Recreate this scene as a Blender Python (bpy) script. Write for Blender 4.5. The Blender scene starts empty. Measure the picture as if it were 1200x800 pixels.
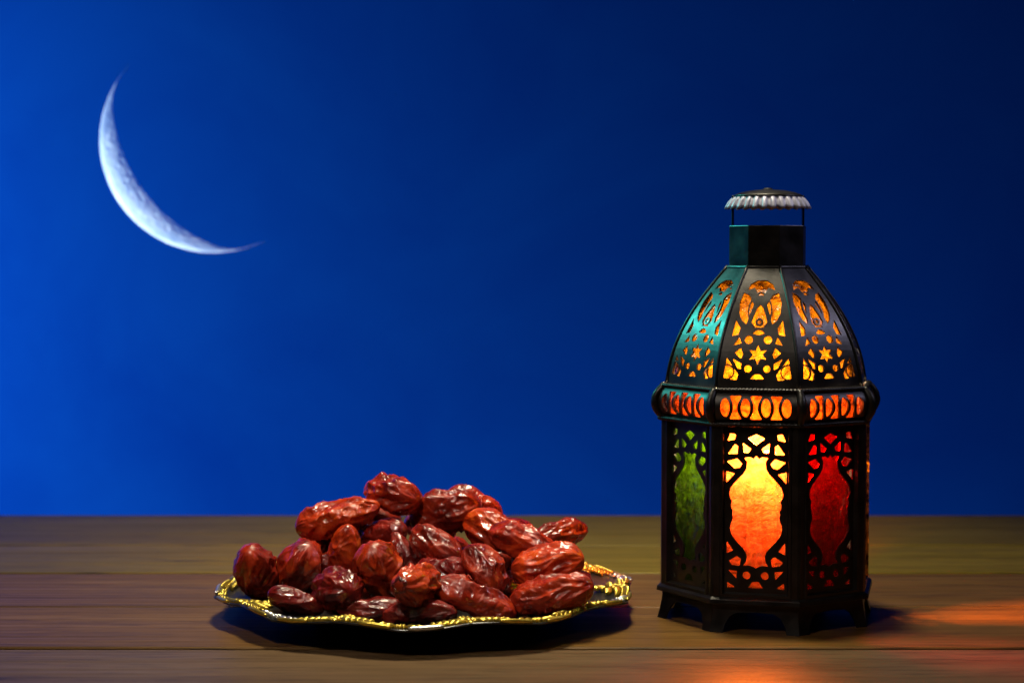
import bpy, bmesh, math, random
import numpy as np
from mathutils import Vector, Matrix, noise

S = bpy.context.scene
COL = S.collection
R = math.radians

# ------------------------------------------------------------------ camera
CAM_H = 0.209
cam = bpy.data.objects.new('camera', bpy.data.cameras.new('camera'))
COL.objects.link(cam)
cam.location = (0, 0, CAM_H)
cam.rotation_euler = (R(90) - math.atan(100 / 2140), 0, 0)
cam.data.sensor_width = 36
cam.data.lens = 36 * 2140 / 1200
cam.data.clip_start = 0.02
cam.data.clip_end = 50
cam.data.dof.use_dof = True
cam.data.dof.focus_distance = 1.02
cam.data.dof.aperture_fstop = 7.5
S.camera = cam

# ------------------------------------------------------------------ world and lamps
W = bpy.data.worlds.new('World')
S.world = W
W.use_nodes = True
W.node_tree.nodes['Background'].inputs['Color'].default_value = (0.5, 0.55, 0.8, 1)
W.node_tree.nodes['Background'].inputs['Strength'].default_value = 0.005


def area(name, loc, target, size, power, color, sy=None, spread=180):
    d = bpy.data.lights.new(name, 'AREA')
    d.energy = power
    d.color = color
    d.size = size
    if sy:
        d.shape = 'RECTANGLE'
        d.size_y = sy
    d.spread = R(spread)
    o = bpy.data.objects.new(name, d)
    COL.objects.link(o)
    o.location = loc
    o.rotation_euler = (Vector(target) - Vector(loc)).to_track_quat('-Z', 'Y').to_euler()
    return o


area('softbox_overhead', (0.02, 1.14, 1.10), (-0.02, 1.10, 0.0), 0.21, 2.2, (1.0, 0.89, 0.62), 0.14, spread=60)
area('fill_light', (-0.30, 0.40, 0.85), (-0.05, 1.05, 0.03), 0.08, 0.21, (1.0, 0.86, 0.70), spread=40)
sl = bpy.data.lights.new('side_light', 'SPOT')
sl.energy = 38.0
sl.color = (0.08, 0.95, 0.80)
sl.spot_size = R(10.5)
sl.spot_blend = 0.6
sl.shadow_soft_size = 0.06
slo = bpy.data.objects.new('side_light', sl)
COL.objects.link(slo)
slo.location = (-0.56, 1.42, 0.62)
slo.rotation_euler = (Vector((0.135, 1.06, 0.187)) - slo.location).to_track_quat('-Z', 'Y').to_euler()
rl = bpy.data.lights.new('right_light', 'SPOT')
rl.energy = 14.0
rl.color = (0.72, 0.70, 1.0)
rl.spot_size = R(9.5)
rl.spot_blend = 0.6
rl.shadow_soft_size = 0.07
rlo = bpy.data.objects.new('right_light', rl)
COL.objects.link(rlo)
rlo.location = (0.86, 0.98, 0.70)
rlo.rotation_euler = (Vector((0.155, 1.06, 0.180)) - rlo.location).to_track_quat('-Z', 'Y').to_euler()
area('backdrop_light', (-1.25, 1.62, 0.14), (-1.25, 2.6, 0.14), 0.4, 16.0, (1.0, 1.0, 1.0))
area('backdrop_fill', (-0.10, 1.62, -0.62), (-0.10, 2.6, -0.62), 1.2, 4.6, (1.0, 1.0, 1.0), 0.1)

S.view_settings.view_transform = 'Standard'
S.view_settings.look = 'None'
S.view_settings.exposure = 0
S.view_settings.gamma = 1
S.view_settings.use_curve_mapping = False
S.render.engine = 'CYCLES'
S.cycles.use_denoising = True
S.cycles.max_bounces = 10
S.cycles.transparent_max_bounces = 24
S.cycles.sample_clamp_indirect = 4


# ------------------------------------------------------------------ helpers
def link(name, mesh, mat, parent=None, smooth=False):
    o = bpy.data.objects.new(name, mesh)
    COL.objects.link(o)
    if mat is not None and not mesh.materials:
        mesh.materials.append(mat)
    if parent:
        o.parent = parent
    if smooth:
        mesh.shade_smooth()
    return o


def empty(name, loc, label, cat, group=None):
    o = bpy.data.objects.new(name, None)
    COL.objects.link(o)
    o.location = loc
    o.empty_display_size = 0.02
    tag(o, label, cat, group)
    return o


def tag(o, label, cat, group=None):
    o['label'] = label
    o['category'] = cat
    if group:
        o['group'] = group


def pydata(name, v, f):
    m = bpy.data.meshes.new(name)
    m.from_pydata(v, [], f)
    m.update()
    return m


def fix_normals(m):
    bm = bmesh.new()
    bm.from_mesh(m)
    bmesh.ops.recalc_face_normals(bm, faces=bm.faces)
    bm.to_mesh(m)
    bm.free()
    return m


def weld(m, d=1e-7):
    bm = bmesh.new()
    bm.from_mesh(m)
    bmesh.ops.remove_doubles(bm, verts=bm.verts, dist=d)
    bmesh.ops.recalc_face_normals(bm, faces=bm.faces)
    bm.to_mesh(m)
    bm.free()
    return m


def bevel_box(name, sx, sy, sz, bev=0.0006, seg=2, at=(0, 0, 0)):
    bm = bmesh.new()
    bmesh.ops.create_cube(bm, size=1)
    bmesh.ops.scale(bm, vec=(sx, sy, sz), verts=bm.verts)
    bmesh.ops.translate(bm, vec=at, verts=bm.verts)
    if bev:
        bmesh.ops.bevel(bm, geom=bm.edges[:], offset=bev, segments=seg, affect='EDGES', profile=0.5)
    m = bpy.data.meshes.new(name)
    bm.to_mesh(m)
    bm.free()
    return m


def lathe(name, prof, n=96, rad=None, closed=False):
    """prof: list of (r, z); rad(theta, r) -> r."""
    v, f = [], []
    k = len(prof)
    for i in range(n):
        a = 2 * math.pi * i / n
        for r, z in prof:
            rr = rad(a, r, z) if rad else (r, z)
            v.append((rr[0] * math.cos(a), rr[0] * math.sin(a), rr[1]))
    kk = k if closed else k - 1
    for i in range(n):
        for j in range(kk):
            a0, a1 = i * k + j, i * k + (j + 1) % k
            b0, b1 = ((i + 1) % n) * k + j, ((i + 1) % n) * k + (j + 1) % k
            f.append((a0, b0, b1, a1))
    m = pydata(name, v, f)
    bm = bmesh.new()
    bm.from_mesh(m)
    bmesh.ops.remove_doubles(bm, verts=bm.verts, dist=1e-7)
    bmesh.ops.recalc_face_normals(bm, faces=bm.faces)
    bm.to_mesh(m)
    bm.free()
    return m


def tube(name, pts, rad, n=10, closed=False):
    v, f = [], []
    P = [Vector(p) for p in pts]
    N = len(P)
    up = Vector((0.13, 0.21, 0.97)).normalized()
    for i in range(N):
        t = (P[(i + 1) % N] - P[i - 1]) if closed else (P[min(i + 1, N - 1)] - P[max(i - 1, 0)])
        t.normalize()
        a = t.cross(up)
        if a.length < 0.05:
            a = t.cross(Vector((1, 0, 0)))
        a.normalize()
        b = t.cross(a)
        rr = rad(i / (N - 1)) if callable(rad) else rad
        for k in range(n):
            w = 2 * math.pi * k / n
            v.append(P[i] + a * (rr * math.cos(w)) + b * (rr * math.sin(w)))
    for i in range(N if closed else N - 1):
        for k in range(n):
            j = (i + 1) % N
            f.append((i * n + k, i * n + (k + 1) % n, j * n + (k + 1) % n, j * n + k))
    if not closed:
        f.append(tuple(range(n))[::-1])
        f.append(tuple((N - 1) * n + k for k in range(n)))
    return fix_normals(pydata(name, v, f))


# ------------------------------------------------------------------ materials
def mat(name):
    m = bpy.data.materials.new(name)
    m.use_nodes = True
    nt = m.node_tree
    nt.nodes.clear()
    out = nt.nodes.new('ShaderNodeOutputMaterial')
    return m, nt, out


def nd(nt, typ, **kw):
    n = nt.nodes.new(typ)
    for k, v in kw.items():
        if k in n.inputs:
            n.inputs[k].default_value = v
        else:
            setattr(n, k, v)
    return n


def ramp(nt, src, stops):
    r = nt.nodes.new('ShaderNodeValToRGB')
    e = r.color_ramp.elements
    while len(e) < len(stops):
        e.new(0.5)
    for i, (p, c) in enumerate(stops):
        e[i].position = p
        e[i].color = (*c, 1) if len(c) == 3 else c
    nt.links.new(src, r.inputs[0])
    return r.outputs[0]


def coords(nt, scale, kind='Object', loc=(0, 0, 0)):
    t = nt.nodes.new('ShaderNodeTexCoord')
    mp = nt.nodes.new('ShaderNodeMapping')
    mp.inputs['Scale'].default_value = scale
    mp.inputs['Location'].default_value = loc
    nt.links.new(t.outputs[kind], mp.inputs['Vector'])
    return mp.outputs[0]


def noise_tex(nt, vec, scale, detail=4, rough=0.55, dist=0.0):
    n = nd(nt, 'ShaderNodeTexNoise', Scale=scale, Detail=detail, Roughness=rough, Distortion=dist)
    nt.links.new(vec, n.inputs['Vector'])
    return n.outputs['Fac']


def bump(nt, h, strength, dist=0.001):
    b = nd(nt, 'ShaderNodeBump', Strength=strength, Distance=dist)
    nt.links.new(h, b.inputs['Height'])
    return b.outputs[0]


def principled(nt, out, **kw):
    p = nt.nodes.new('ShaderNodeBsdfPrincipled')
    for k, v in kw.items():
        p.inputs[k.replace('_', ' ')].default_value = v
    nt.links.new(p.outputs[0], out.inputs['Surface'])
    return p


def wood(name, c0, c1, c2, seed):
    m, nt, out = mat(name)
    v = coords(nt, (1.2, 26, 26), loc=(seed * 3.1, seed * 7.7, 0))
    g = noise_tex(nt, v, 2.2, 7, 0.62, 0.6)
    v2 = coords(nt, (2.5, 150, 150), loc=(seed, seed * 2.3, 0))
    fine = noise_tex(nt, v2, 1.6, 4, 0.6)
    v3 = coords(nt, (0.9, 4, 4), loc=(seed * 5, 0, 0))
    big = noise_tex(nt, v3, 2.0, 3, 0.5, 0.5)
    mx = nd(nt, 'ShaderNodeMix', data_type='FLOAT')
    mx.inputs[0].default_value = 0.4
    nt.links.new(g, mx.inputs[2])
    nt.links.new(fine, mx.inputs[3])
    mx2 = nd(nt, 'ShaderNodeMix', data_type='FLOAT')
    mx2.inputs[0].default_value = 0.35
    nt.links.new(mx.outputs[0], mx2.inputs[2])
    nt.links.new(big, mx2.inputs[3])
    col = ramp(nt, mx2.outputs[0], [(0.30, c0), (0.5, c1), (0.70, c2)])
    v4 = coords(nt, (28, 900, 900), loc=(seed, 0, 0))
    pores = ramp(nt, noise_tex(nt, v4, 1.0, 2, 0.5), [(0.34, (0.35,) * 3), (0.44, (1, 1, 1))])
    v5 = coords(nt, (3.2, 13, 13), loc=(seed * 1.7, seed * 0.6, 0))
    kn = nd(nt, 'ShaderNodeTexVoronoi', Scale=1.0)
    nt.links.new(v5, kn.inputs['Vector'])
    knots = ramp(nt, kn.outputs['Distance'], [(0.02, (0.30,) * 3), (0.10, (0.75,) * 3), (0.20, (1, 1, 1))])
    mu = nd(nt, 'ShaderNodeMix', data_type='RGBA', blend_type='MULTIPLY')
    mu.inputs[0].default_value = 1.0
    nt.links.new(col, mu.inputs[6])
    nt.links.new(pores, mu.inputs[7])
    mu2 = nd(nt, 'ShaderNodeMix', data_type='RGBA', blend_type='MULTIPLY')
    mu2.inputs[0].default_value = 0.8
    nt.links.new(mu.outputs[2], mu2.inputs[6])
    nt.links.new(knots, mu2.inputs[7])
    p = principled(nt, out, Roughness=0.42, Specular_IOR_Level=0.16)
    nt.links.new(mu2.outputs[2], p.inputs['Base Color'])
    rr = ramp(nt, fine, [(0.3, (0.52,) * 3), (0.7, (0.36,) * 3)])
    nt.links.new(rr, p.inputs['Roughness'])
    nt.links.new(bump(nt, mx.outputs[0], 0.35, 0.0012), p.inputs['Normal'])
    return m


M = {}
M['wood_a'] = wood('wood_warm_brown', (0.046, 0.021, 0.004), (0.110, 0.054, 0.011), (0.18, 0.095, 0.022), 1.3)
M['wood_b'] = wood('wood_olive_brown', (0.07, 0.044, 0.003), (0.145, 0.10, 0.006), (0.22, 0.155, 0.012), 4.9)
M['wood_c'] = wood('wood_grey_brown', (0.050, 0.029, 0.014), (0.10, 0.060, 0.030), (0.155, 0.098, 0.052), 8.2)

# backdrop
m, nt, out = mat('painted_blue')
v = coords(nt, (1, 1, 1))
n1 = noise_tex(nt, v, 2.6, 6, 0.62, 0.8)
col = ramp(nt, n1, [(0.3, (0.0006, 0.043, 0.40)), (0.7, (0.0014, 0.062, 0.47))])
p = principled(nt, out, Roughness=0.9, Specular_IOR_Level=0.0)
nt.links.new(col, p.inputs['Base Color'])
M['sky'] = m

# moon
m, nt, out = mat('moon_dust')
v = coords(nt, (1, 1, 1))
n1 = noise_tex(nt, v, 34, 6, 0.65)
n2 = noise_tex(nt, v, 90, 4, 0.6)
vo = nd(nt, 'ShaderNodeTexVoronoi', Scale=130.0)
nt.links.new(v, vo.inputs['Vector'])
cr = ramp(nt, vo.outputs['Distance'], [(0.0, (0, 0, 0)), (0.35, (0.75,) * 3), (0.5, (1, 1, 1)), (0.62, (0.55,) * 3)])
col = ramp(nt, n1, [(0.34, (0.38, 0.47, 0.60)), (0.62, (0.92, 0.95, 1.0))])
df = nd(nt, 'ShaderNodeBsdfDiffuse', Roughness=0.6)
tr = nd(nt, 'ShaderNodeBsdfTransparent')
ad = nd(nt, 'ShaderNodeAddShader')
nt.links.new(col, df.inputs['Color'])
hs = nd(nt, 'ShaderNodeMath', operation='ADD')
nt.links.new(cr, hs.inputs[0])
nt.links.new(n2, hs.inputs[1])
nt.links.new(bump(nt, hs.outputs[0], 0.7, 0.0011), df.inputs['Normal'])
nt.links.new(tr.outputs[0], ad.inputs[0])
nt.links.new(df.outputs[0], ad.inputs[1])
nt.links.new(ad.outputs[0], out.inputs['Surface'])
M['moon'] = m
m, nt, out = mat('moon_night_side')
tr = nd(nt, 'ShaderNodeBsdfTransparent')
nt.links.new(tr.outputs[0], out.inputs['Surface'])
M['moon_back'] = m

# frame metal with a golden light put into its colour
m, nt, out = mat('gold_lit_metal')
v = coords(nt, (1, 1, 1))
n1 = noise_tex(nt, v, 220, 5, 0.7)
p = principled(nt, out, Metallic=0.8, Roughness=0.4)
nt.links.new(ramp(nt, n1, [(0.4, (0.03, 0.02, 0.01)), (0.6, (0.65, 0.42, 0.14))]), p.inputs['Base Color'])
M['gold_lit'] = m

# lantern metal
m, nt, out = mat('dark_metal')
v = coords(nt, (1, 1, 1))
n1 = noise_tex(nt, v, 90, 5, 0.6)
col = ramp(nt, n1, [(0.35, (0.008, 0.0065, 0.0065)), (0.7, (0.024, 0.021, 0.022))])
rg = ramp(nt, n1, [(0.3, (0.30,) * 3), (0.75, (0.46,) * 3)])
p = principled(nt, out, Metallic=0.55, Specular_IOR_Level=0.6)
nt.links.new(col, p.inputs['Base Color'])
nt.links.new(rg, p.inputs['Roughness'])
nt.links.new(bump(nt, noise_tex(nt, v, 500, 3), 0.12, 0.0004), p.inputs['Normal'])
M['metal'] = m

m, nt, out = mat('pressed_tin')
v = coords(nt, (1, 1, 1))
n1 = noise_tex(nt, v, 160, 4, 0.6)
col = ramp(nt, n1, [(0.3, (0.22, 0.22, 0.31)), (0.7, (0.40, 0.40, 0.54))])
p = principled(nt, out, Metallic=0.15, Roughness=0.45)
nt.links.new(col, p.inputs['Base Color'])
M['tin'] = m


def glass(name, c_lo, c_hi, transp=0.3, tint=None, scale=170):
    m, nt, out = mat(name)
    v = coords(nt, (1, 1, 1))
    n1 = noise_tex(nt, v, scale, 4, 0.6, 2.2)
    wv = nd(nt, 'ShaderNodeTexVoronoi', Scale=scale * 1.3, feature='SMOOTH_F1')
    nt.links.new(v, wv.inputs['Vector'])
    col = ramp(nt, n1, [(0.34, c_lo), (0.62, c_hi)])
    h = nd(nt, 'ShaderNodeMath', operation='ADD')
    nt.links.new(n1, h.inputs[0])
    nt.links.new(wv.outputs['Distance'], h.inputs[1])
    nrm = bump(nt, h.outputs[0], 0.7, 0.0016)
    tl = nd(nt, 'ShaderNodeBsdfTranslucent')
    nt.links.new(col, tl.inputs['Color'])
    nt.links.new(nrm, tl.inputs['Normal'])
    tp = nd(nt, 'ShaderNodeBsdfTransparent')
    tp.inputs['Color'].default_value = (*(tint or c_hi), 1)
    mx = nd(nt, 'ShaderNodeMixShader')
    mx.inputs[0].default_value = transp
    nt.links.new(tl.outputs[0], mx.inputs[1])
    nt.links.new(tp.outputs[0], mx.inputs[2])
    gl = nd(nt, 'ShaderNodeBsdfGlossy', Roughness=0.18)
    nt.links.new(nrm, gl.inputs['Normal'])
    fr = nd(nt, 'ShaderNodeFresnel', IOR=1.45)
    nt.links.new(nrm, fr.inputs['Normal'])
    mx2 = nd(nt, 'ShaderNodeMixShader')
    nt.links.new(fr.outputs[0], mx2.inputs[0])
    nt.links.new(mx.outputs[0], mx2.inputs[1])
    nt.links.new(gl.outputs[0], mx2.inputs[2])
    nt.links.new(mx2.outputs[0], out.inputs['Surface'])
    return m


M['amber'] = glass('amber_glass', (0.13, 0.015, 0.003), (0.21, 0.042, 0.026), 0.45, (0.95, 0.45, 0.14))
M['belt_glass'] = glass('belt_amber_glass', (0.008, 0.0008, 0.0002), (0.10, 0.025, 0.005), 0.10, (0.8, 0.3, 0.05), 150)
M['amber_clear'] = glass('amber_clear_glass', (0.2, 0.04, 0.004), (0.25, 0.07, 0.01), 0.6, (0.95, 0.42, 0.08))
M['red'] = glass('red_glass', (0.0005, 0.00001, 0.00001), (0.007, 0.0001, 0.0001), 0.62, (0.80, 0.02, 0.012))
M['green'] = glass('green_glass', (0.002, 0.004, 0.0002), (0.022, 0.034, 0.003), 0.20, (0.25, 0.40, 0.03))
M['yellow'] = glass('yellow_glass', (0.3, 0.14, 0.015), (0.45, 0.25, 0.04), 0.92, (0.95, 0.55, 0.06))
M['dome_glass'] = glass('dome_amber_glass', (0.008, 0.001, 0.0003), (0.165, 0.09, 0.014), 0.12, (0.8, 0.45, 0.08), 100)

# gold and silver trim of the plate
for key, c in (('gold', (0.78, 0.58, 0.10)), ('silver', (0.78, 0.76, 0.74))):
    m, nt, out = mat('trim_' + key)
    v = coords(nt, (1, 1, 1))
    n1 = noise_tex(nt, v, 260, 4, 0.6)
    col = ramp(nt, n1, [(0.3, tuple(x * 0.6 for x in c)), (0.65, c)])
    p = principled(nt, out, Metallic=0.9, Roughness=0.3)
    nt.links.new(col, p.inputs['Base Color'])
    nt.links.new(bump(nt, n1, 0.4, 0.0008), p.inputs['Normal'])
    M[key] = m
m, nt, out = mat('plate_black')
v = coords(nt, (1, 1, 1))
n1 = noise_tex(nt, v, 60, 4, 0.6)
p = principled(nt, out, Roughness=0.28, Specular_IOR_Level=0.5)
nt.links.new(ramp(nt, n1, [(0.3, (0.006, 0.006, 0.007)), (0.7, (0.016, 0.015, 0.016))]), p.inputs['Base Color'])
M['plate'] = m

# candle
m, nt, out = mat('candle_wax')
p = principled(nt, out, Base_Color=(0.85, 0.55, 0.25, 1), Roughness=0.5, Subsurface_Weight=0.6, Subsurface_Scale=0.01)
v = coords(nt, (1, 1, 1))
nt.links.new(bump(nt, noise_tex(nt, v, 120), 0.2, 0.001), p.inputs['Normal'])
M['wax'] = m
m, nt, out = mat('candle_flame')
em = nd(nt, 'ShaderNodeEmission', Strength=40.0)
em.inputs['Color'].default_value = (1, 0.62, 0.22, 1)
tr = nd(nt, 'ShaderNodeBsdfTransparent')
ad = nd(nt, 'ShaderNodeAddShader')
nt.links.new(em.outputs[0], ad.inputs[0])
nt.links.new(tr.outputs[0], ad.inputs[1])
nt.links.new(ad.outputs[0], out.inputs['Surface'])
M['flame'] = m
m, nt, out = mat('wick_soot')
principled(nt, out, Base_Color=(0.01, 0.008, 0.007, 1), Roughness=0.9)
M['wick'] = m


def date_mat(name, dark, mid, lite, vmin=0.6):
    m, nt, out = mat(name)
    v = coords(nt, (1, 1, 1))
    info = nd(nt, 'ShaderNodeObjectInfo')
    va = nd(nt, 'ShaderNodeVectorMath', operation='ADD')
    nt.links.new(v, va.inputs[0])
    nt.links.new(info.outputs['Random'], va.inputs[1])
    vv = va.outputs[0]
    n1 = noise_tex(nt, vv, 75, 6, 0.62, 0.4)
    col = ramp(nt, n1, [(0.32, dark), (0.52, mid), (0.72, lite)])
    p = principled(nt, out, Specular_IOR_Level=0.4, Coat_Weight=0.3, Coat_Roughness=0.10,
                   Subsurface_Weight=0.08, Subsurface_Scale=0.003)
    p.inputs['Subsurface Radius'].default_value = (1.0, 0.25, 0.1)
    vr = nd(nt, 'ShaderNodeMapRange')
    vr.inputs['To Min'].default_value = vmin
    vr.inputs['To Max'].default_value = 1.25
    nt.links.new(info.outputs['Random'], vr.inputs['Value'])
    hv = nd(nt, 'ShaderNodeHueSaturation')
    nt.links.new(vr.outputs[0], hv.inputs['Value'])
    nt.links.new(col, hv.inputs['Color'])
    nt.links.new(hv.outputs[0], p.inputs['Base Color'])
    nf = noise_tex(nt, vv, 420, 4, 0.65)
    nl = noise_tex(nt, vv, 110, 4, 0.7, 0.8)
    nt.links.new(ramp(nt, nl, [(0.38, (0.22,) * 3), (0.62, (0.44,) * 3)]), p.inputs['Roughness'])
    nt.links.new(ramp(nt, nl, [(0.40, (0.55,) * 3), (0.60, (0.08,) * 3)]), p.inputs['Coat Weight'])
    nm = noise_tex(nt, vv, 190, 3, 0.5, 1.0)
    h = nd(nt, 'ShaderNodeMath', operation='MULTIPLY_ADD')
    h.inputs[1].default_value = 0.3
    nt.links.new(nf, h.inputs[0])
    nt.links.new(nm, h.inputs[2])
    nt.links.new(bump(nt, h.outputs[0], 0.45, 0.0011), p.inputs['Normal'])
    return m


M['date_red'] = date_mat('date_skin_red', (0.08, 0.004, 0.0015), (0.24, 0.013, 0.003), (0.40, 0.038, 0.006))
M['date_orange'] = date_mat('date_skin_orange', (0.14, 0.007, 0.0015), (0.36, 0.026, 0.003), (0.50, 0.075, 0.007), 0.9)
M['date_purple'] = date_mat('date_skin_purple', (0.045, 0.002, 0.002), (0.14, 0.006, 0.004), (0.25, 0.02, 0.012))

# ------------------------------------------------------------------ backdrop
v, f = [], []
nx, nz = 24, 14
for j in range(nz + 1):
    for i in range(nx + 1):
        x = -3.0 + 6.0 * i / nx
        v.append((x, 2.5 - 0.10 * (x / 3.0) ** 2 * 3, -0.9 + 3.4 * j / nz))
for j in range(nz):
    for i in range(nx):
        a = j * (nx + 1) + i
        f.append((a, a + 1, a + nx + 2, a + nx + 1))
o = link('sky', pydata('sky', v, f), M['sky'], smooth=True)
o['kind'] = 'structure'

# ------------------------------------------------------------------ table of planks
table = empty('wooden_table', (0, 1.0, 0), 'dark brown wooden table of wide planks under the plate and lantern', 'table')
seams = [0.505, 0.620, 0.736, 0.852, 0.968, 1.083, 1.199, 1.315, 1.471]
wmats = ['wood_a', 'wood_b', 'wood_a', 'wood_c', 'wood_a', 'wood_a', 'wood_b', 'wood_b']
random.seed(5)
for i in range(len(seams) - 1):
    y0, y1 = seams[i] + 0.0012, seams[i + 1] - 0.0012
    me = bevel_box('plank', 3.2, y1 - y0, 0.028, 0.0016, 3)
    pl = link('plank', me, M[wmats[i]], table)
    pl.location = (random.uniform(-0.05, 0.05), (y0 + y1) / 2 - 1.0, -0.014 - [0, .0004, .0002, .0006, 0, .0003, 0, .0002][i])
for x in (-1.2, 0.0, 1.2):
    b = link('cross_rail', bevel_box('cross_rail', 0.07, 0.90, 0.04, 0.002), M['wood_a'], table)
    b.location = (x, -0.01, -0.0486)

# ------------------------------------------------------------------ moon
MOON_D = 1.5
tilt = math.atan(100 / 2140)
fw = Vector((0, math.cos(tilt), -math.sin(tilt)))
up = Vector((0, math.sin(tilt), math.cos(tilt)))
rt = Vector((1, 0, 0))
mc = Vector((0, 0, CAM_H)) + (fw + rt * ((249 - 600) / 2140) + up * (-(167 - 400) / 2140)) * MOON_D
mr = 129.0 / 2140 * MOON_D
la = R(215.7)
vd = (mc - Vector((0, 0, CAM_H))).normalized()
ex = rt * math.cos(la) + up * math.sin(la)
ex = (ex - vd * ex.dot(vd)).normalized()
pole = ex.cross(vd).normalized()


def moon_pt(lat, lon, r):
    return (ex * math.cos(lon) - vd * math.sin(lon)) * (r * math.cos(lat)) + pole * (r * math.sin(lat))


v, f = [], []
NL, NM = 96, 26
for layer, rr in ((0, mr), (1, mr)):
    for i in range(NL + 1):
        lat = R(-80.5 + 161 * i / NL)
        tw = 1 - abs(lat / R(81)) ** 4
        if layer:
            rr = mr * (1 - 0.02 * tw)
            th = mr - rr
        for j in range(NM + 1):
            lon = R((-14 + 57 * j / NM) * tw)
            if layer:
                rr = mr - th * math.sin(math.pi * j / NM)
            v.append(moon_pt(lat, lon, rr * (1 + (0.0008 * noise.noise(Vector((lat * 14, lon * 14, 3))) if layer == 0 else 0))))
K = (NL + 1) * (NM + 1)
for i in range(NL):
    for j in range(NM):
        a = i * (NM + 1) + j
        f.append((a, a + 1, a + NM + 2, a + NM + 1))
        f.append((K + a, K + a + NM + 1, K + a + NM + 2, K + a + 1))
moon = link('crescent_moon', pydata('crescent_moon', v, f), M['moon'], smooth=True)
moon.data.materials.append(M['moon_back'])
for pg in moon.data.polygons:
    pg.material_index = pg.index % 2          # faces were laid outer, inner, outer, inner
moon.location = mc
tag(moon, 'pale thin crescent moon hanging in the blue evening sky', 'moon')
sd = (ex * math.cos(R(38)) + vd * math.sin(R(38)))
ml = bpy.data.lights.new('moon_sunlight', 'SPOT')
ml.energy = 120
ml.color = (0.66, 0.90, 1.0)
ml.spot_size = R(20)
ml.spot_blend = 0.2
ml.shadow_soft_size = 0.01
mlo = bpy.data.objects.new('moon_sunlight', ml)
COL.objects.link(mlo)
mlo.location = mc + sd * 0.62
mlo.rotation_euler = (-sd).to_track_quat('-Z', 'Y').to_euler()

# ------------------------------------------------------------------ lantern
LX, LY = 0.1484, 1.062
lantern = empty('lantern', (LX, LY, 0), 'black octagonal metal lantern with pierced dome, glowing amber, green and red glass', 'lantern')
lantern.scale = (1.02, 1.02, 1.0)
A0 = -13.5         # heading of the front face, degrees (0 = towards the viewer)
C8, S8 = math.cos(R(22.5)), math.sin(R(22.5))


def poly_sdf(P, X, Y):
    """signed distance to polygon, negative inside"""
    P = np.asarray(P, float)
    d = np.full(X.shape, 1e9)
    s = np.ones(X.shape)
    n = len(P)
    for i in range(n):
        a, b = P[i], P[i - 1]
        e = b - a
        wx, wy = X - a[0], Y - a[1]
        t = np.clip((wx * e[0] + wy * e[1]) / (e @ e + 1e-12), 0, 1)
        d = np.minimum(d, (wx - e[0] * t) ** 2 + (wy - e[1] * t) ** 2)
        c1, c2, c3 = Y >= a[1], Y < b[1], e[0] * wy > e[1] * wx
        s = np.where((c1 & c2 & c3) | (~c1 & ~c2 & ~c3), -s, s)
    return s * np.sqrt(d)


def fret(name, holes, uu, vv, place, thick, hole_round=0.0, bars=()):
    """pierced sheet: marching squares over a grid, metal where every hole is farther than 0.
    holes: list of functions (X, Y) -> signed distance; uu[j] is the half width for row value vv[j]."""
    nu = 91
    U = np.linspace(-1, 1, nu)
    X = np.outer(uu, U)
    Y = np.repeat(np.asarray(vv)[:, None], nu, 1)
    Fd = np.full(X.shape, 1e9)
    for h in holes:
        Fd = np.minimum(Fd, h(X, Y) - hole_round)
    for b in bars:
        Fd = np.maximum(Fd, -b(X, Y))
    nv = len(vv)
    vid, verts, faces = {}, [], []

    def corner(i, j):
        k = (i, j)
        if k not in vid:
            vid[k] = len(verts)
            verts.append((X[j, i], Y[j, i]))
        return vid[k]

    def edge(i, j, i2, j2):
        if (i2, j2) < (i, j):
            i, j, i2, j2 = i2, j2, i, j
        k = (i, j, i2, j2)
        if k not in vid:
            a, b = Fd[j, i], Fd[j2, i2]
            t = min(max(a / (a - b), 0.03), 0.97)
            vid[k] = len(verts)
            verts.append((X[j, i] + t * (X[j2, i2] - X[j, i]), Y[j, i] + t * (Y[j2, i2] - Y[j, i])))
        return vid[k]

    pos = Fd > 0
    for j in range(nv - 1):
        for i in range(nu - 1):
            c = [(i, j), (i + 1, j), (i + 1, j + 1), (i, j + 1)]
            s = [pos[q[1], q[0]] for q in c]
            if not any(s):
                continue
            pl = []
            for k in range(4):
                a, b = c[k], c[(k + 1) % 4]
                if s[k]:
                    pl.append(corner(*a))
                if s[k] != s[(k + 1) % 4]:
                    pl.append(edge(*a, *b))
            if len(pl) >= 3:
                faces.append(pl)
    cnt = {}
    for fc in faces:
        for k in range(len(fc)):
            e = (fc[k], fc[(k + 1) % len(fc)])
            cnt[e] = 1
    n = len(verts)
    V3 = [place(x, y, 0.0) for x, y in verts] + [place(x, y, -thick) for x, y in verts]
    F3 = [tuple(fc) for fc in faces] + [tuple(n + q for q in fc[::-1]) for fc in faces]
    for (a, b) in cnt:
        if (b, a) not in cnt:
            F3.append((b, a, n + a, n + b))
    return pydata(name, V3, F3)


def P(*pts):
    return lambda X, Y: poly_sdf(pts, X, Y)


def circ(cx, cy, r):
    return lambda X, Y: np.hypot(X - cx, Y - cy) - r


def mirrored(pts):
    return [P(*pts), P(*[(-x, y) for x, y in pts])]


RB = 0.0605        # body circumradius
SC = 0.00047       # metres per photograph pixel at the front face
face_dir = lambda a: Vector((math.sin(R(a)), -math.cos(R(a)), 0))


# every face is built facing -Y about the lantern axis and then turned in place
def turned(o, k):
    o.rotation_euler = (0, 0, R(A0 + 45 * k))
    return o


def zl(y):   # panel drawing rows to heights
    py = 455 + y / 5.52
    return 0.1155 - (py - 500) * (0.0930 / 200)


def hx(x):
    return x / 5.52 * SC


def LP(pts):
    return [(hx(x), zl(y)) for x, y in pts]


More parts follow.
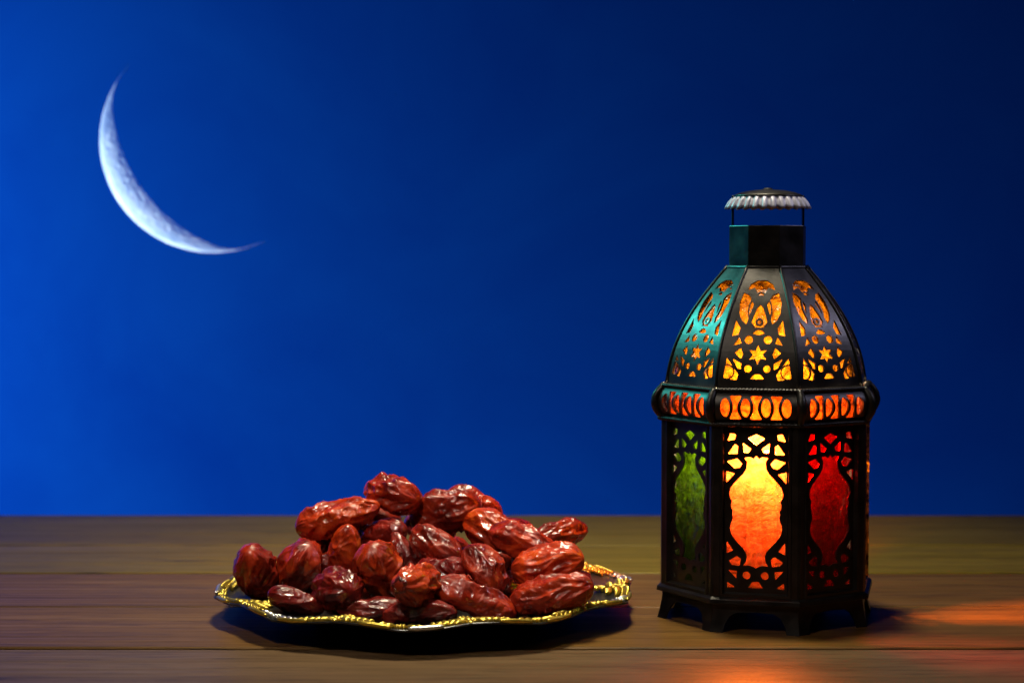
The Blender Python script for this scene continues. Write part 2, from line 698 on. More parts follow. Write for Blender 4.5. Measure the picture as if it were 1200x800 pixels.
holes = []
for pts in ([(-186, 356), (-166, 306), (-131, 311), (-138, 346)],
            [(-182, 442), (-137, 375), (-118, 388), (-120, 440)],
            [(-188, 490), (-120, 470), (-90, 505), (-105, 530), (-135, 537)],
            [(-193, 555), (-135, 570), (-192, 632)],
            [(-86, 365), (-33, 405), (-50, 432), (-80, 430)],
            [(-187, 1020), (-143, 1080), (-187, 1102)],
            [(-173, 1150), (-120, 1115), (-95, 1135), (-103, 1182), (-152, 1177)],
            [(-177, 1209), (-120, 1215), (-124, 1268)],
            [(-182, 1288), (-128, 1325), (-182, 1331)]):
    holes += mirrored(LP(pts))
holes.append(P(*LP([(-56, 335), (0, 308), (56, 335), (0, 380)])))
holes.append(P(*LP([(-48, 1327), (-20, 1283), (20, 1283), (48, 1327)])))
for sx in (-1, 1):
    holes.append(circ(hx(sx * 58), zl(1243), hx(25)))
half = [(0, 450), (-17, 472), (-40, 458), (-76, 464), (-58, 490), (-64, 540), (-84, 575), (-112, 602), (-145, 640), (-164, 668),
        (-172, 705), (-164, 735), (-154, 752), (-160, 775), (-158, 800), (-149, 815), (-153, 838), (-147, 856), (-152, 880),
        (-161, 905), (-166, 933), (-161, 962), (-149, 987), (-128, 1015), (-105, 1040), (-80, 1068), (-66, 1090), (-58, 1120),
        (-62, 1150), (-80, 1180), (-40, 1178), (-14, 1186), (0, 1196)]
holes.append(P(*LP(half + [(-x, y) for x, y in half[1:-1]][::-1])))

AP = RB * C8                       # apothem of the body
PW = 0.0186                        # half width of a pierced panel
z0, z1 = 0.0195, 0.1172
vv = np.linspace(z0, z1, 190)
me_fret = fret('fretwork_panel', holes, np.full(190, PW), vv, lambda x, z, d: (x, -AP + 0.0012 - d, z), 0.0011)

# frame round a panel, chamfered
v, f = [], []
for (w, za, zb, y) in ((0.0199, z0 - 0.0005, z1 + 0.0005, -AP - 0.0002), (0.0192, z0 + 0.0003, z1 - 0.0003, -AP - 0.0014),
                       (0.0178, z0 + 0.0018, z1 - 0.0018, -AP - 0.0014), (0.0170, z0 + 0.0026, z1 - 0.0026, -AP + 0.0011),
                       (0.0170, z0 + 0.0026, z1 - 0.0026, -AP + 0.0030), (0.0199, z0 - 0.0005, z1 + 0.0005, -AP + 0.0030)):
    v += [(-w, y, za), (w, y, za), (w, y, zb), (-w, y, zb)]
for L in range(6):
    for k in range(4):
        f.append((L * 4 + k, L * 4 + (k + 1) % 4, ((L + 1) % 6) * 4 + (k + 1) % 4, ((L + 1) % 6) * 4 + k))
me_frame = fix_normals(pydata('panel_frame', v, f))

# glass pane, gently uneven
def pane_mesh(name, rows, place, nx=10):
    v, f = [], []
    n = len(rows)
    for d in (0, 0.0011):
        for r in rows:
            for i in range(nx + 1):
                v.append(place(-1 + 2 * i / nx, r, d))
    K = n * (nx + 1)
    for j in range(n - 1):
        for i in range(nx):
            a = j * (nx + 1) + i
            f.append((a, a + 1, a + nx + 2, a + nx + 1))
            f.append((K + a, K + a + nx + 1, K + a + nx + 2, K + a + 1))
        for i in (0, nx):
            a = j * (nx + 1) + i
            f.append((a, a + nx + 1, K + a + nx + 1, K + a))
    for i in range(nx):
        for j in (0, n - 1):
            a = j * (nx + 1) + i
            f.append((a, a + 1, K + a + 1, K + a))
    return fix_normals(pydata(name, v, f))


panes = ['amber', 'red', 'yellow', 'green', 'red', 'green', 'amber_clear', 'green']   # from the front face, turning right
for k in range(8):
    turned(link('fretwork_panel', me_fret, M['metal'], lantern), k)
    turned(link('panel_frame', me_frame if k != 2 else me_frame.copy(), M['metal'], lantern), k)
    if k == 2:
        lantern.children[-1].data.materials[0] = M['gold_lit']  # golden light on this one frame is painted through its colour
    gm = pane_mesh('glass_pane', list(np.linspace(z0 + 0.001, z1 - 0.001, 20)),
                   lambda u, z, d: (u * 0.0182, -AP + 0.0034 + d + 0.0003 * noise.noise(Vector((u * 3, z * 90, 1))), z))
    turned(link('glass_pane', gm, M[panes[k]], lantern, True), k)

# corner posts
bm = bmesh.new()
prof = [(-0.0040, 0.0022), (-0.0040, -0.0004), (-0.0022, -0.0014), (-0.0009, -0.0022), (0.0009, -0.0022), (0.0022, -0.0014), (0.0040, -0.0004), (0.0040, 0.0022)]
v = [(x, -RB + 0.0012 + y, z) for z in (0.0165, 0.1190) for x, y in prof]
f = [tuple(range(8))[::-1], tuple(range(8, 16))] + [(i, (i + 1) % 8, 8 + (i + 1) % 8, 8 + i) for i in range(8)]
me_post = fix_normals(pydata('corner_post', v, f))
bm.free()
for k in range(8):
    o = link('corner_post', me_post, M['metal'], lantern)
    o.rotation_euler = (0, 0, R(A0 + 22.5 + 45 * k))

# belt
holes = []
bz0, bz1 = 0.1165, 0.1342
for i, x in enumerate((-195, -130, -65, 0, 65, 130, 195)):
    zc = (bz0 + bz1) / 2
    cx = hx(x)
    if i % 2 == 0:
        holes.append((lambda cx: lambda X, Y: (np.hypot((X - cx) / 0.50, Y - zc) - hx(60)) * 0.5)(cx))
    else:
        a, b, hh = hx(38), hx(14), hx(76)
        holes.append(P((cx - a, zc + hh), (cx - b * 1.15, zc + hh * 0.35), (cx - b, zc), (cx - b * 1.15, zc - hh * 0.35), (cx - a, zc - hh),
                       (cx + a, zc - hh), (cx + b * 1.15, zc - hh * 0.35), (cx + b, zc), (cx + b * 1.15, zc + hh * 0.35), (cx + a, zc + hh)))


def belt_r(z):
    t = (z - bz0) / (bz1 - bz0)
    return 0.0603 + 0.0047 * math.sin(math.pi * min(max(t, 0), 1)) ** 0.8


rows = np.linspace(bz0, bz1, 40)
hw = np.array([belt_r(z) * S8 - 0.0004 for z in rows])
me_belt = fret('belt_panel', holes, hw, rows, lambda x, z, d: (x, -belt_r(z) * C8 - d, z), 0.0012)
me_bpane = pane_mesh('belt_glass', list(np.linspace(bz0 + 0.001, bz1 - 0.001, 8)), lambda u, z, d: (u * 0.0215, -AP + 0.0020 + d, z))
for k in range(8):
    turned(link('belt_panel', me_belt, M['metal'], lantern), k)
    turned(link('belt_glass', me_bpane, M['belt_glass'], lantern), k)
    pts = [(0, -belt_r(z) - 0.0002, z) for z in np.linspace(bz0 - 0.001, bz1 + 0.001, 14)]
    o = link('belt_corner', tube('belt_corner', pts, lambda t: 0.0019 + 0.0008 * math.sin(math.pi * t), 12), M['metal'], lantern, True)
    o.rotation_euler = (0, 0, R(A0 + 22.5 + 45 * k))


def octa(r, z, n_per=30, off=22.5):
    pts = []
    for k in range(8):
        a, b = R(A0 + off + 45 * k - 90), R(A0 + off + 45 * (k + 1) - 90)
        for i in range(n_per):
            t = i / n_per
            pts.append((r * (math.cos(a) * (1 - t) + math.cos(b) * t), r * (math.sin(a) * (1 - t) + math.sin(b) * t), z))
    return pts


def rope(name, r, z, rad):
    """twisted cord moulding following the octagon"""
    base = octa(r, z, 90)
    v, f = [], []
    n = 10
    N = len(base)
    for i, p in enumerate(base):
        p = Vector(p)
        rn = Vector((p.x, p.y, 0)).normalized()
        for k in range(n):
            w = 2 * math.pi * k / n
            q = rad * (1 + 0.28 * math.cos(2 * w + i * 2 * math.pi * 2 / 7.5))
            v.append(p + rn * (q * math.cos(w)) + Vector((0, 0, q * math.sin(w))))
    for i in range(N):
        for k in range(n):
            j = (i + 1) % N
            f.append((i * n + k, i * n + (k + 1) % n, j * n + (k + 1) % n, j * n + k))
    return fix_normals(pydata(name, v, f))


link('rope_moulding', rope('rope_moulding', 0.0612, bz1 + 0.0006, 0.00125), M['metal'], lantern, True)
link('rope_moulding', rope('rope_moulding', 0.0625, bz0 - 0.0006, 0.00125), M['metal'], lantern, True)

# dome
DZ = [(0.1350, 0.0588), (0.140, 0.0582), (0.148, 0.0567), (0.156, 0.0543), (0.164, 0.0510), (0.172, 0.0468), (0.180, 0.0418), (0.188, 0.0360), (0.196, 0.0296), (0.2035, 0.0232)]


def dome_r(z):
    return float(np.interp(z, [a for a, _ in DZ], [b for _, b in DZ]))


def smooth_r(z):
    return (dome_r(z - 0.003) + 2 * dome_r(z) + dome_r(z + 0.003)) / 4 if 0.138 < z < 0.2005 else dome_r(z)


def dz(y):
    return 0.2035 - (y - 60) / 730 * (0.2035 - 0.1355)


def dome_n(z):
    h = 0.0015
    s = (smooth_r(min(z + h, 0.2035)) - smooth_r(max(z - h, 0.135))) * C8 / (min(z + h, 0.2035) - max(z - h, 0.135))
    n = Vector((0, -1, -s))
    return n.normalized()


def D(pts):
    return [(x / 5 * 0.00048, dz(y)) for x, y in pts]


holes = []
for pts in ([(-99, 222), (-66, 238), (-38, 292), (-56, 345), (-74, 408), (-100, 385), (-116, 345), (-118, 280)],
            [(-132, 385), (-106, 432), (-116, 470), (-150, 478)],
            [(-108, 484), (-96, 522), (-138, 533)],
            [(-130, 577), (-98, 548), (-84, 585), (-94, 612)],
            [(-140, 612), (-92, 640), (-94, 674), (-112, 668)],
            [(-174, 608), (-142, 655), (-108, 706), (-118, 737), (-192, 730)]):
    holes += mirrored(D(pts))
holes.append(P(*D([(-76, 206), (-64, 172), (-28, 149), (28, 149), (64, 172), (76, 206), (38, 190), (14, 238), (-14, 238), (-38, 190)])))
holes.append(P(*D([(0, 292), (16, 312), (34, 360), (48, 412), (30, 427), (-30, 427), (-48, 412), (-34, 360), (-16, 312)])))
holes.append(P(*D([(-34, 464), (-18, 446), (0, 440), (18, 446), (34, 464), (0, 472)])))
holes.append(P(*D([(-38, 730), (-16, 704), (16, 704), (38, 730)])))
holes.append(P(*D([((56 if i % 2 == 0 else 26) * math.sin(math.pi * i / 6), 588 - (56 if i % 2 == 0 else 26) * math.cos(math.pi * i / 6)) for i in range(12)])))
for sx in (-1, 1):
    holes.append(circ(sx * 54 / 5 * 0.00048, dz(500), 23 / 5 * 0.00047))
    holes.append(circ(sx * 54 / 5 * 0.00048, dz(671), 20 / 5 * 0.00047))
rows = np.linspace(0.1352, 0.2033, 180)
hw = np.array([smooth_r(z) * S8 - 0.0003 for z in rows])


def dome_place(x, z, d):
    n = dome_n(z)
    return Vector((x, -smooth_r(z) * C8, z)) + n * d


def arc(cx, cy, r, w, y0, y1):
    c = 0.00048 / 5
    return lambda X, Y: np.where((Y < dz(y0)) & (Y > dz(y1)), np.abs(np.hypot(X - cx * c, Y - dz(cy)) - r * c) - w * c, 1e3)


bars = []
for sx in (-1, 1):
    bars += [arc(sx * 62, 330, 128, 4.0, 215, 425), arc(sx * 175, 690, 42, 3.5, 600, 745)]
bars.append(arc(0, 395, 17, 5, 360, 430))
me_dome = fret('dome_facet', holes, hw, rows, dome_place, 0.0011, 0.0001, bars)
prow = list(np.linspace(0.137, 0.2010, 22))
me_dpane = pane_mesh('dome_glass', prow, lambda u, z, d: (u * (smooth_r(z) * S8 - 0.0016), -(smooth_r(z) - 0.0040) * C8 + d, z))
for k in range(8):
    turned(link('dome_facet', me_dome, M['metal'], lantern), k)
    turned(link('dome_glass', me_dpane, M['dome_glass'], lantern, True), k)
    pts = [(0, -smooth_r(z) - 0.0001, z) for z in np.linspace(0.1352, 0.2035, 24)]
    o = link('dome_rib', tube('dome_rib', pts, 0.0009, 8), M['metal'], lantern, True)
    o.rotation_euler = (0, 0, R(A0 + 22.5 + 45 * k))


def octa_ring(name, prof):
    """octagonal lathe through (r, z), closed profile"""
    v, f = [], []
    k = len(prof)
    for i in range(8):
        a = R(A0 + 22.5 + 45 * i - 90)
        for r, z in prof:
            v.append((r * math.cos(a), r * math.sin(a), z))
    for i in range(8):
        for j in range(k):
            f.append((i * k + j, ((i + 1) % 8) * k + j, ((i + 1) % 8) * k + (j + 1) % k, i * k + (j + 1) % k))
    m = fix_normals(pydata(name, v, f))
    bm = bmesh.new()
    bm.from_mesh(m)
    bmesh.ops.bevel(bm, geom=bm.edges[:], offset=0.0003, segments=2, affect='EDGES', profile=0.5)
    bm.to_mesh(m)
    bm.free()
    return m


link('collar', octa_ring('collar', [(0.0226, 0.2020), (0.0226, 0.2265), (0.0208, 0.2265), (0.0208, 0.2020)]), M['metal'], lantern)
link('collar_flange', octa_ring('collar_flange', [(0.0246, 0.2012), (0.0246, 0.2032), (0.0229, 0.2036), (0.0229, 0.2012)]), M['metal'], lantern)
lo_ = octa(0.0211, 0.0, 1)
v = [(x, y, 0.2235) for x, y, _ in lo_] + [(x, y, 0.2250) for x, y, _ in lo_]
f = [tuple(range(8))[::-1], tuple(range(8, 16))] + [(i, (i + 1) % 8, 8 + (i + 1) % 8, 8 + i) for i in range(8)]
link('collar_lid', fix_normals(pydata('collar_lid', v, f)), M['metal'], lantern)
# cap on two slim struts
for s in (-1, 1):
    st = link('cap_strut', bevel_box('cap_strut', 0.0012, 0.0040, 0.019, 0.0002, 1, (s * 0.0200, 0, 0.2345)), M['metal'], lantern)


def flute(a, r, z):
    t = min(max((r - 0.0172) / 0.0040, 0), 1)
    q = math.cos(a * 28)
    q = math.copysign(abs(q) ** 0.35, q)
    return (r + 0.0011 * q * t, z - 0.0004 * q * t)


capm = lathe('cap_flange', [(0.0150, 0.2448), (0.0180, 0.2442), (0.0200, 0.2428), (0.0216, 0.2408), (0.0230, 0.2382), (0.0236, 0.2368), (0.0230, 0.2366), (0.0216, 0.2392),
                            (0.0196, 0.2420), (0.0176, 0.2434), (0.0150, 0.2440)], 448, flute, True)
link('cap_flange', capm, M['tin'], lantern, True)
capd = lathe('cap_dome', [(0.0, 0.2486), (0.0022, 0.2484), (0.0028, 0.2476), (0.0095, 0.2470), (0.0150, 0.2459), (0.0186, 0.2446), (0.0200, 0.2438), (0.0198, 0.2433), (0.0150, 0.2436), (0.0, 0.2440)], 64)
link('cap_dome', capd, M['metal'], lantern, True)

# base: moulded plate and eight arched skirts that end in feet
link('base_moulding', octa_ring('base_moulding', [(0.0612, 0.0200), (0.0638, 0.0185), (0.0642, 0.0160), (0.0605, 0.0152), (0.0560, 0.0152), (0.0560, 0.0200)]), M['metal'], lantern)
fl = octa(0.0570, 0.0, 1)
v = [(x, y, 0.0160) for x, y, _ in fl] + [(x, y, 0.0185) for x, y, _ in fl]
f = [tuple(range(8))[::-1], tuple(range(8, 16))] + [(i, (i + 1) % 8, 8 + (i + 1) % 8, 8 + i) for i in range(8)]
link('floor_plate', fix_normals(pydata('floor_plate', v, f)), M['metal'], lantern)
rows = np.linspace(0.0, 0.0156, 26)


def skirt_r(z):
    return 0.0606 + 0.0030 * (1 - z / 0.0156) ** 1.6


hw = np.array([skirt_r(z) * S8 - 0.0001 for z in rows])
arch = [(-0.0178, -0.002), (-0.0165, 0.0040), (-0.0140, 0.0085), (-0.0105, 0.0108), (0, 0.0114), (0.0105, 0.0108), (0.0140, 0.0085), (0.0165, 0.0040), (0.0178, -0.002)]
me_skirt = fret('base_skirt', [P(*arch)], hw, rows, lambda x, z, d: (x, -skirt_r(z) * C8 - d, z), 0.0014)
for k in range(8):
    turned(link('base_skirt', me_skirt, M['metal'], lantern), k)

# ------------------------------------------------------------------ candle inside the lantern
candle = empty('candle', (LX - 0.0058, LY - 0.0243, 0.0185), 'lit wax candle burning inside the lantern behind the amber glass', 'candle')
wx = lathe('wax_body', [(0.0, 0.0001), (0.0082, 0.0001), (0.0085, 0.001), (0.0085, 0.0765), (0.0080, 0.0785), (0.0072, 0.0780), (0.0050, 0.0760), (0.0, 0.0755)], 48,
           lambda a, r, z: (r * (1 + 0.02 * math.sin(3 * a + 1)), z + (0.0012 * math.sin(2 * a) if z > 0.077 else 0)))
link('wax_body', wx, M['wax'], candle, True)
link('wick', tube('wick', [(0, 0, 0.075), (0.0003, 0, 0.081), (0.0011, 0, 0.0845)], 0.0007, 8), M['wick'], candle, True)
fmesh = lathe('flame', [(0.0, 0.0815), (0.0024, 0.0825), (0.0042, 0.0860), (0.0052, 0.0905), (0.0048, 0.0960), (0.0036, 0.1020), (0.0020, 0.1075), (0.0, 0.1120)], 32)
link('flame', fmesh, M['flame'], candle, True)
cl = bpy.data.lights.new('candle_light', 'POINT')
cl.energy = 30
cl.color = (1.0, 0.72, 0.38)
cl.shadow_soft_size = 0.008
clo = bpy.data.objects.new('candle_light', cl)
COL.objects.link(clo)
clo.location = (LX - 0.0058, LY - 0.0243, 0.0185 + 0.092)

# ------------------------------------------------------------------ plate
PX, PY, PR = -0.0500, 1.065, 0.1195
plate = empty('serving_plate', (PX, PY, 0), 'black scalloped plate with gold and silver floral rim, heaped with dates', 'plate')
NLOBE = 10
PH = R(-4)


def lobe(a):
    t = ((a - PH) * NLOBE / (2 * math.pi)) % 1.0
    s = abs(t - 0.5) * 2            # 1 at the cusps between lobes, 0 in mid-lobe
    return 0.030 * (1 - s ** 2.0) - 0.012 + 0.018 * max(0, 1 - s / 0.22)


def plate_r(a, r, z):
    k = min(max((r - 0.082) / (PR - 0.082), 0), 1)
    return (r * (1 + k * lobe(a)), z + 0.0012 * k * math.cos(a * NLOBE))


prof = [(0.0, 0.0075), (0.060, 0.0075), (0.080, 0.0078), (0.085, 0.0085), (0.090, 0.0105), (0.096, 0.0125), (0.108, 0.0138), (PR - 0.0012, 0.0155), (PR, 0.0160),
        (PR + 0.0004, 0.0152), (PR - 0.001, 0.0143), (0.106, 0.0118), (0.094, 0.0098), (0.086, 0.0055), (0.078, 0.0042), (0.066, 0.0040), (0.064, 0.0), (0.060, 0.0), (0.058, 0.0040), (0.0, 0.0045)]
link('dish', lathe('dish', prof, 400, plate_r), M['plate'], plate, True)


def rim_pt(a, r=PR, z=0.0160):
    rr, zz = plate_r(a, r, z)
    return Vector((rr * math.cos(a), rr * math.sin(a), zz))


# smooth beading along the edge, alternating gold and silver lengths
random.seed(11)
step = 2 * math.pi / NLOBE
for i in range(NLOBE):
    for j, (t0, t1) in enumerate(((0.20, 0.44), (0.56, 0.80))):
        aa = [PH + step * (i + t0 + (t1 - t0) * q / 16) for q in range(17)]
        me = tube('edge_bead', [rim_pt(a) + Vector((0, 0, 0.0006)) for a in aa], lambda t: 0.0013 * (0.55 + 0.45 * math.sin(math.pi * t) ** 0.5), 10)
        link('edge_bead', me, M['gold' if (i * 2 + j) % 5 else 'silver'], plate, True)


def petal_mesh(bm, c, d, n, L, Wd, Ht):
    """a raised leaf: low domed ellipsoid lying along d"""
    s = d.cross(n).normalized()
    mtx = Matrix((( d.x * L, s.x * Wd, n.x * Ht, c.x), (d.y * L, s.y * Wd, n.y * Ht, c.y), (d.z * L, s.z * Wd, n.z * Ht, c.z), (0, 0, 0, 1)))
    bmesh.ops.create_icosphere(bm, subdivisions=2, radius=1, matrix=mtx)


def motif(name, a0, key, wide, reach):
    """stamped ornament: a rosette on the ledge with leaf pairs fanning along the rim to both sides"""
    bm = bmesh.new()
    zn = Vector((0, 0, 1))

    def at(a, inset):
        return rim_pt(a, PR - inset, 0.0160 - 0.0018 * inset / 0.020) + Vector((0, 0, 0.0006))

    def frame(a):
        rad = Vector((math.cos(a), math.sin(a), 0))
        return rad, Vector((-rad.y, rad.x, 0))

    for inset, sz in (((0.0065, 1.55), (0.0175, 1.0)) if wide else ((0.0040, 0.75),)):
        c = at(a0, inset)
        for e in range(6):
            g = e * math.pi / 3 + a0
            dd = Vector((math.cos(g), math.sin(g), 0))
            petal_mesh(bm, c + dd * 0.0024 * sz, dd, zn, 0.0019 * sz, 0.0012 * sz, 0.0016)
        petal_mesh(bm, c + Vector((0, 0, 0.0005)), Vector((1, 0, 0)), zn, 0.0011 * sz, 0.0011 * sz, 0.0011)
    for sgn in (-1, 1):
        for q in range(1, reach + 1):
            a = a0 + sgn * (0.020 + 0.030 * q)
            rad, tan = frame(a)
            k = 1 - 0.10 * q
            for inset, lean in ((0.0022, 0.75), (0.0072, -0.75)) if wide else ((0.0024, 0.5),):
                d = (tan * sgn + rad * lean).normalized()
                petal_mesh(bm, at(a, inset), d, zn, 0.0040 * k, 0.0016 * k, 0.0018)
            if wide and q <= 3:
                d = (tan * sgn - rad * 1.2).normalized()
                petal_mesh(bm, at(a, 0.0125), d, zn, 0.0036 * k, 0.0015 * k, 0.0014)
            petal_mesh(bm, at(a + sgn * 0.014, 0.0045), tan, zn, 0.0008, 0.0008, 0.0009)
    me = bpy.data.meshes.new(name)
    bm.to_mesh(me)
    bm.free()
    return link(name, me, M[key], plate, True)


for i in range(NLOBE):
    motif('flower_ornament', PH + step * i, 'gold', True, 5)
    motif('leaf_sprig', PH + step * (i + 0.5), 'silver' if i % 3 == 0 else 'gold', False, 2)

# ------------------------------------------------------------------ dates
def date_mesh(name, L, rad, seed, nu=112, nv=90, wr=1.0):
    random.seed(seed)
    sv = Vector((seed * 3.7, seed * 1.9, seed * 5.3))
    bend = random.uniform(-0.06, 0.06)
    fl = random.uniform(0.88, 1.0)
    pw = random.uniform(2.3, 2.9)
    skew = random.uniform(-0.10, 0.10)
    v, f = [], []
    for i in range(nu + 1):
        t = -math.cos(math.pi * i / nu)            # -1 .. 1 along the fruit
        pr = max(0.0, 1 - abs(t) ** pw) ** 0.5 * (1 + skew * t)
        for k in range(nv):
            w = 2 * math.pi * k / nv
            cy, cz = math.cos(w), math.sin(w)
            # points for noise: stretched along the fruit so the wrinkles run lengthwise
            q = Vector((t * L * 0.5 * 62, cy * rad * 155, cz * rad * 155)) + sv
            g = q * 0.55
            wp = Vector((noise.noise(g), noise.noise(g + Vector((17.3, 5.1, 9.7))), noise.noise(g + Vector((3.9, 31.7, 22.3))))) * 0.95
            r1 = 1 - abs(noise.noise((q + wp) * 0.62)) * 2.0
            q2 = Vector((t * L * 0.5 * 190, cy * rad * 290, cz * rad * 290)) + sv + wp * 2
            r2 = 1 - abs(noise.noise(q2 * 0.62)) * 2.0
            r3 = 1 - abs(noise.noise(q2 * 1.5)) * 2.0
            lo = noise.noise(Vector((t * 1.3, cy * 1.1, cz * 1.1)) + sv)
            h = 0.22 * lo + wr * (0.20 * (r1 - 0.55) + 0.12 * (r2 - 0.5) * (0.5 + max(0, r1)) + 0.05 * (r3 - 0.5))
            endf = min(1.0, pr * 1.6)
            r = rad * pr * (1 + h * endf)
            x = t * L * 0.5
            v.append((x, r * cy, r * cz * fl + bend * L * (t * t - 0.4) * 0.6))
    for i in range(nu):
        for k in range(nv):
            a, b = i * nv + k, i * nv + (k + 1) % nv
            f.append((a, b, b + nv, a + nv))
    m = pydata(name, v, f)
    bm = bmesh.new()
    bm.from_mesh(m)
    bmesh.ops.remove_doubles(bm, verts=bm.verts, dist=1e-6)
    bmesh.ops.recalc_face_normals(bm, faces=bm.faces)
    bm.to_mesh(m)
    bm.free()
    m.shade_smooth()
    return m


DG = 'dates heaped on the plate'
DATES = [
    # x, y, z, axis, length, radius, skin, roll, label
    (-0.0693, 1.0688, 0.0691, (0.81, -0.57, -0.11), 0.036, 0.0115, 'red', 0.3, 'wrinkled date perched on the very top of the heap'),
    (-0.1016, 1.0600, 0.0567, (0.96, 0.00, 0.28), 0.049, 0.0105, 'orange', 1.2, 'longest smooth orange-red date lying aslant across the upper heap'),
    (-0.0752, 1.0598, 0.0468, (0.72, -0.64, 0.26), 0.034, 0.0095, 'purple', 2.0, 'dark wrinkled date tucked directly under the topmost date'),
    (-0.1461, 1.0350, 0.0300, (-0.13, -0.64, 0.75), 0.038, 0.0120, 'red', 0.9, 'plump date standing on end at the outer edge, farthest from the lantern'),
    (-0.1223, 1.0400, 0.0306, (0.43, -0.42, 0.80), 0.036, 0.0115, 'red', 4.0, 'creased date leaning beside the plump upright one at the heap edge'),
    (-0.0967, 1.0484, 0.0366, (0.14, -0.17, 0.98), 0.036, 0.0085, 'orange', 2.6, 'narrow upright orange date wedged below the longest date'),
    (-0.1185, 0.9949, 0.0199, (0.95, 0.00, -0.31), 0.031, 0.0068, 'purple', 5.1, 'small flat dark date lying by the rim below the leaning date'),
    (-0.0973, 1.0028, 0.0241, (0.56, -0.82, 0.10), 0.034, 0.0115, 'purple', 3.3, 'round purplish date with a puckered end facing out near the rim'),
    (-0.0745, 1.0150, 0.0334, (-0.21, -0.57, 0.79), 0.038, 0.0130, 'orange', 0.5, 'fat bright orange-red date propped upright in the front middle'),
    (-0.0522, 0.9868, 0.0300, (-0.42, -0.88, 0.16), 0.038, 0.0118, 'orange', 1.8, 'date showing its round orange end with a dark stem hole'),
    (-0.0393, 1.0721, 0.0580, (0.95, -0.17, 0.25), 0.042, 0.0135, 'red', 5.6, 'biggest crinkled red date high on the heap beside the topmost one'),
    (-0.0432, 1.0337, 0.0434, (0.74, -0.57, -0.35), 0.036, 0.0098, 'red', 2.2, 'angular folded date directly under the biggest red date'),
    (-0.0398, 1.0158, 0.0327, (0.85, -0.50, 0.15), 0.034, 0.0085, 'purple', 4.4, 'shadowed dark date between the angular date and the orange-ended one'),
    (-0.0154, 1.0055, 0.0357, (0.55, -0.26, -0.79), 0.031, 0.0100, 'red', 0.1, 'short date slanting steeply down above the long front date'),
    (-0.0205, 0.9930, 0.0212, (0.94, -0.09, -0.34), 0.048, 0.0098, 'red', 3.7, 'long smooth dark red date sloping down to the front rim'),
    (-0.0099, 1.0536, 0.0497, (0.85, -0.42, -0.31), 0.040, 0.0105, 'orange', 1.1, 'bright bumpy date beside the biggest one, on the lantern side'),
    (0.0063, 1.0317, 0.0462, (0.92, -0.26, -0.30), 0.040, 0.0095, 'red', 2.9, 'red date continuing the slope below the bright bumpy one'),
    (0.0274, 1.0586, 0.0464, (0.81, 0.57, 0.14), 0.038, 0.0085, 'red', 5.0, 'date pointing away over the far edge of the heap towards the lantern'),
    (0.0200, 1.0127, 0.0367, (0.96, -0.17, 0.20), 0.040, 0.0115, 'orange', 0.7, 'broad lengthwise-creased date on the lantern side with lighter top'),
    (0.0215, 0.9926, 0.0241, (0.96, -0.17, 0.24), 0.046, 0.0102, 'red', 4.9, 'long shiny red date at the heap foot nearest the lantern'),
    (-0.0225, 1.0906, 0.0585, (0.87, 0.00, -0.50), 0.036, 0.0100, 'red', 1.5, 'date half hidden behind the biggest red date'),
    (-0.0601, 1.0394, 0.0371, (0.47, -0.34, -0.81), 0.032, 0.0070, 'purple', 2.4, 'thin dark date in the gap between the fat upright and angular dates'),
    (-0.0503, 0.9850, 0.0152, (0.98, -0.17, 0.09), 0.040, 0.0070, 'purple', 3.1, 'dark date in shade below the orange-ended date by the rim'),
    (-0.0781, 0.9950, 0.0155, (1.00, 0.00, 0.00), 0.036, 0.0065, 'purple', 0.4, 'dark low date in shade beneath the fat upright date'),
    (-0.1149, 1.0715, 0.0379, (0.72, 0.34, 0.60), 0.036, 0.0090, 'purple', 5.8, 'dark date behind the leaning one, under the end of the longest date'),
]
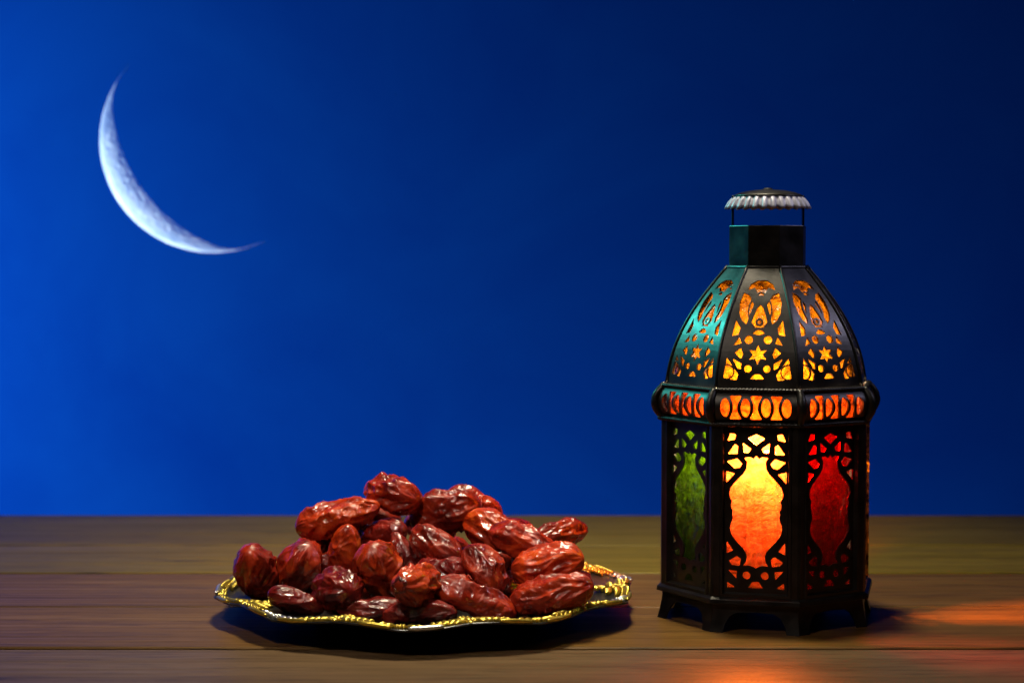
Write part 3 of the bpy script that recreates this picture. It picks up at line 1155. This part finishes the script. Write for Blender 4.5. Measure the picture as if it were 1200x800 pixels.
HIDDEN = [
    (-0.1310, 1.0620, 0.0175, 0.4), (-0.0918, 1.0367, 0.0175, 1.2), (-0.0997, 1.0876, 0.0175, 2.6), (-0.0632, 1.0496, 0.0176, 0.2), (-0.0653, 1.0898, 0.0175, 1.0),
    (-0.0334, 1.0505, 0.0175, 2.2), (-0.0300, 1.0900, 0.0175, 0.3), (0.0000, 1.0500, 0.0175, 1.3), (0.0050, 1.0900, 0.0175, 2.4), (0.0300, 1.0600, 0.0175, 0.5),
    (-0.0800, 1.1200, 0.0175, 0.1), (-0.0300, 1.1250, 0.0175, 2.9), (-0.1300, 1.1000, 0.0183, 1.9), (0.0300, 1.0950, 0.0180, 1.5), (-0.1001, 1.0673, 0.0288, 0.7),
    (-0.0756, 1.0847, 0.0335, 2.0), (-0.0472, 1.0621, 0.0344, 1.4), (-0.0441, 1.1019, 0.0305, 0.2), (-0.0176, 1.0738, 0.0297, 2.7), (0.0164, 1.0748, 0.0340, 0.6),
    (-0.1044, 1.1003, 0.0341, 2.8), (-0.0850, 1.0901, 0.0504, 0.3), (-0.0490, 1.0944, 0.0467, 2.5), (-0.0010, 1.0835, 0.0435, 0.9)]


def orient(o, ax, roll):
    q = Vector(ax).normalized().to_track_quat('X', 'Z')
    o.rotation_euler = (q.to_matrix() @ Matrix.Rotation(roll, 3, 'X')).to_euler()


for i, (x, y, z, ax, L, rad, skin, roll, label) in enumerate(DATES):
    o = link('date', date_mesh('date', L * 1.05, rad * 0.98, i + 1), M['date_' + skin])
    o.location = (x, y, z)
    orient(o, ax, roll)
    tag(o, label, 'date', DG)
    if 'stem hole' in label:        # puckered ring with a dark pit at the end that shows
        ring = lathe('stem_scar', [(0.0006, -0.0022), (0.0016, -0.0010), (0.0026, 0.0002), (0.0036, 0.0003), (0.0046, -0.0007), (0.0040, -0.0030), (0.0006, -0.0034)], 28,
                     lambda a, r, z: (r * (1 + 0.10 * math.sin(5 * a)), z + 0.0003 * math.sin(7 * a)), True)
        q = link('stem_scar', ring, M['date_purple'], o, True)
        q.rotation_euler = (0, R(90), 0)
        q.location = (L * 0.52 - 0.0004, 0, 0)
    if 'very top' in label:       # pale calyx end
        tip = lathe('stem_tip', [(0.0, 0.0030), (0.0022, 0.0026), (0.0042, 0.0010), (0.0054, -0.0015), (0.0050, -0.0040), (0.0, -0.0045)], 28,
                    lambda a, r, z: (r * (1 + 0.08 * math.sin(4 * a + 1)), z))
        q = link('stem_tip', tip, M['date_orange'], o, True)
        q.rotation_euler = (0, R(-90), 0)
        q.location = (-L * 0.52, 0, 0)
core = [date_mesh('date', 0.038, 0.0095, 60 + i, 56, 40) for i in range(4)]
for i, (x, y, z, a) in enumerate(HIDDEN):
    o = link('date', core[i % 4], M['date_red' if i % 3 else 'date_purple'])
    o.location = (x, y, z)
    orient(o, (math.cos(a), math.sin(a), 0), i * 1.7)
    tag(o, 'date buried inside the heap on the plate, mostly covered by other dates', 'date', 'dates buried inside the heap')
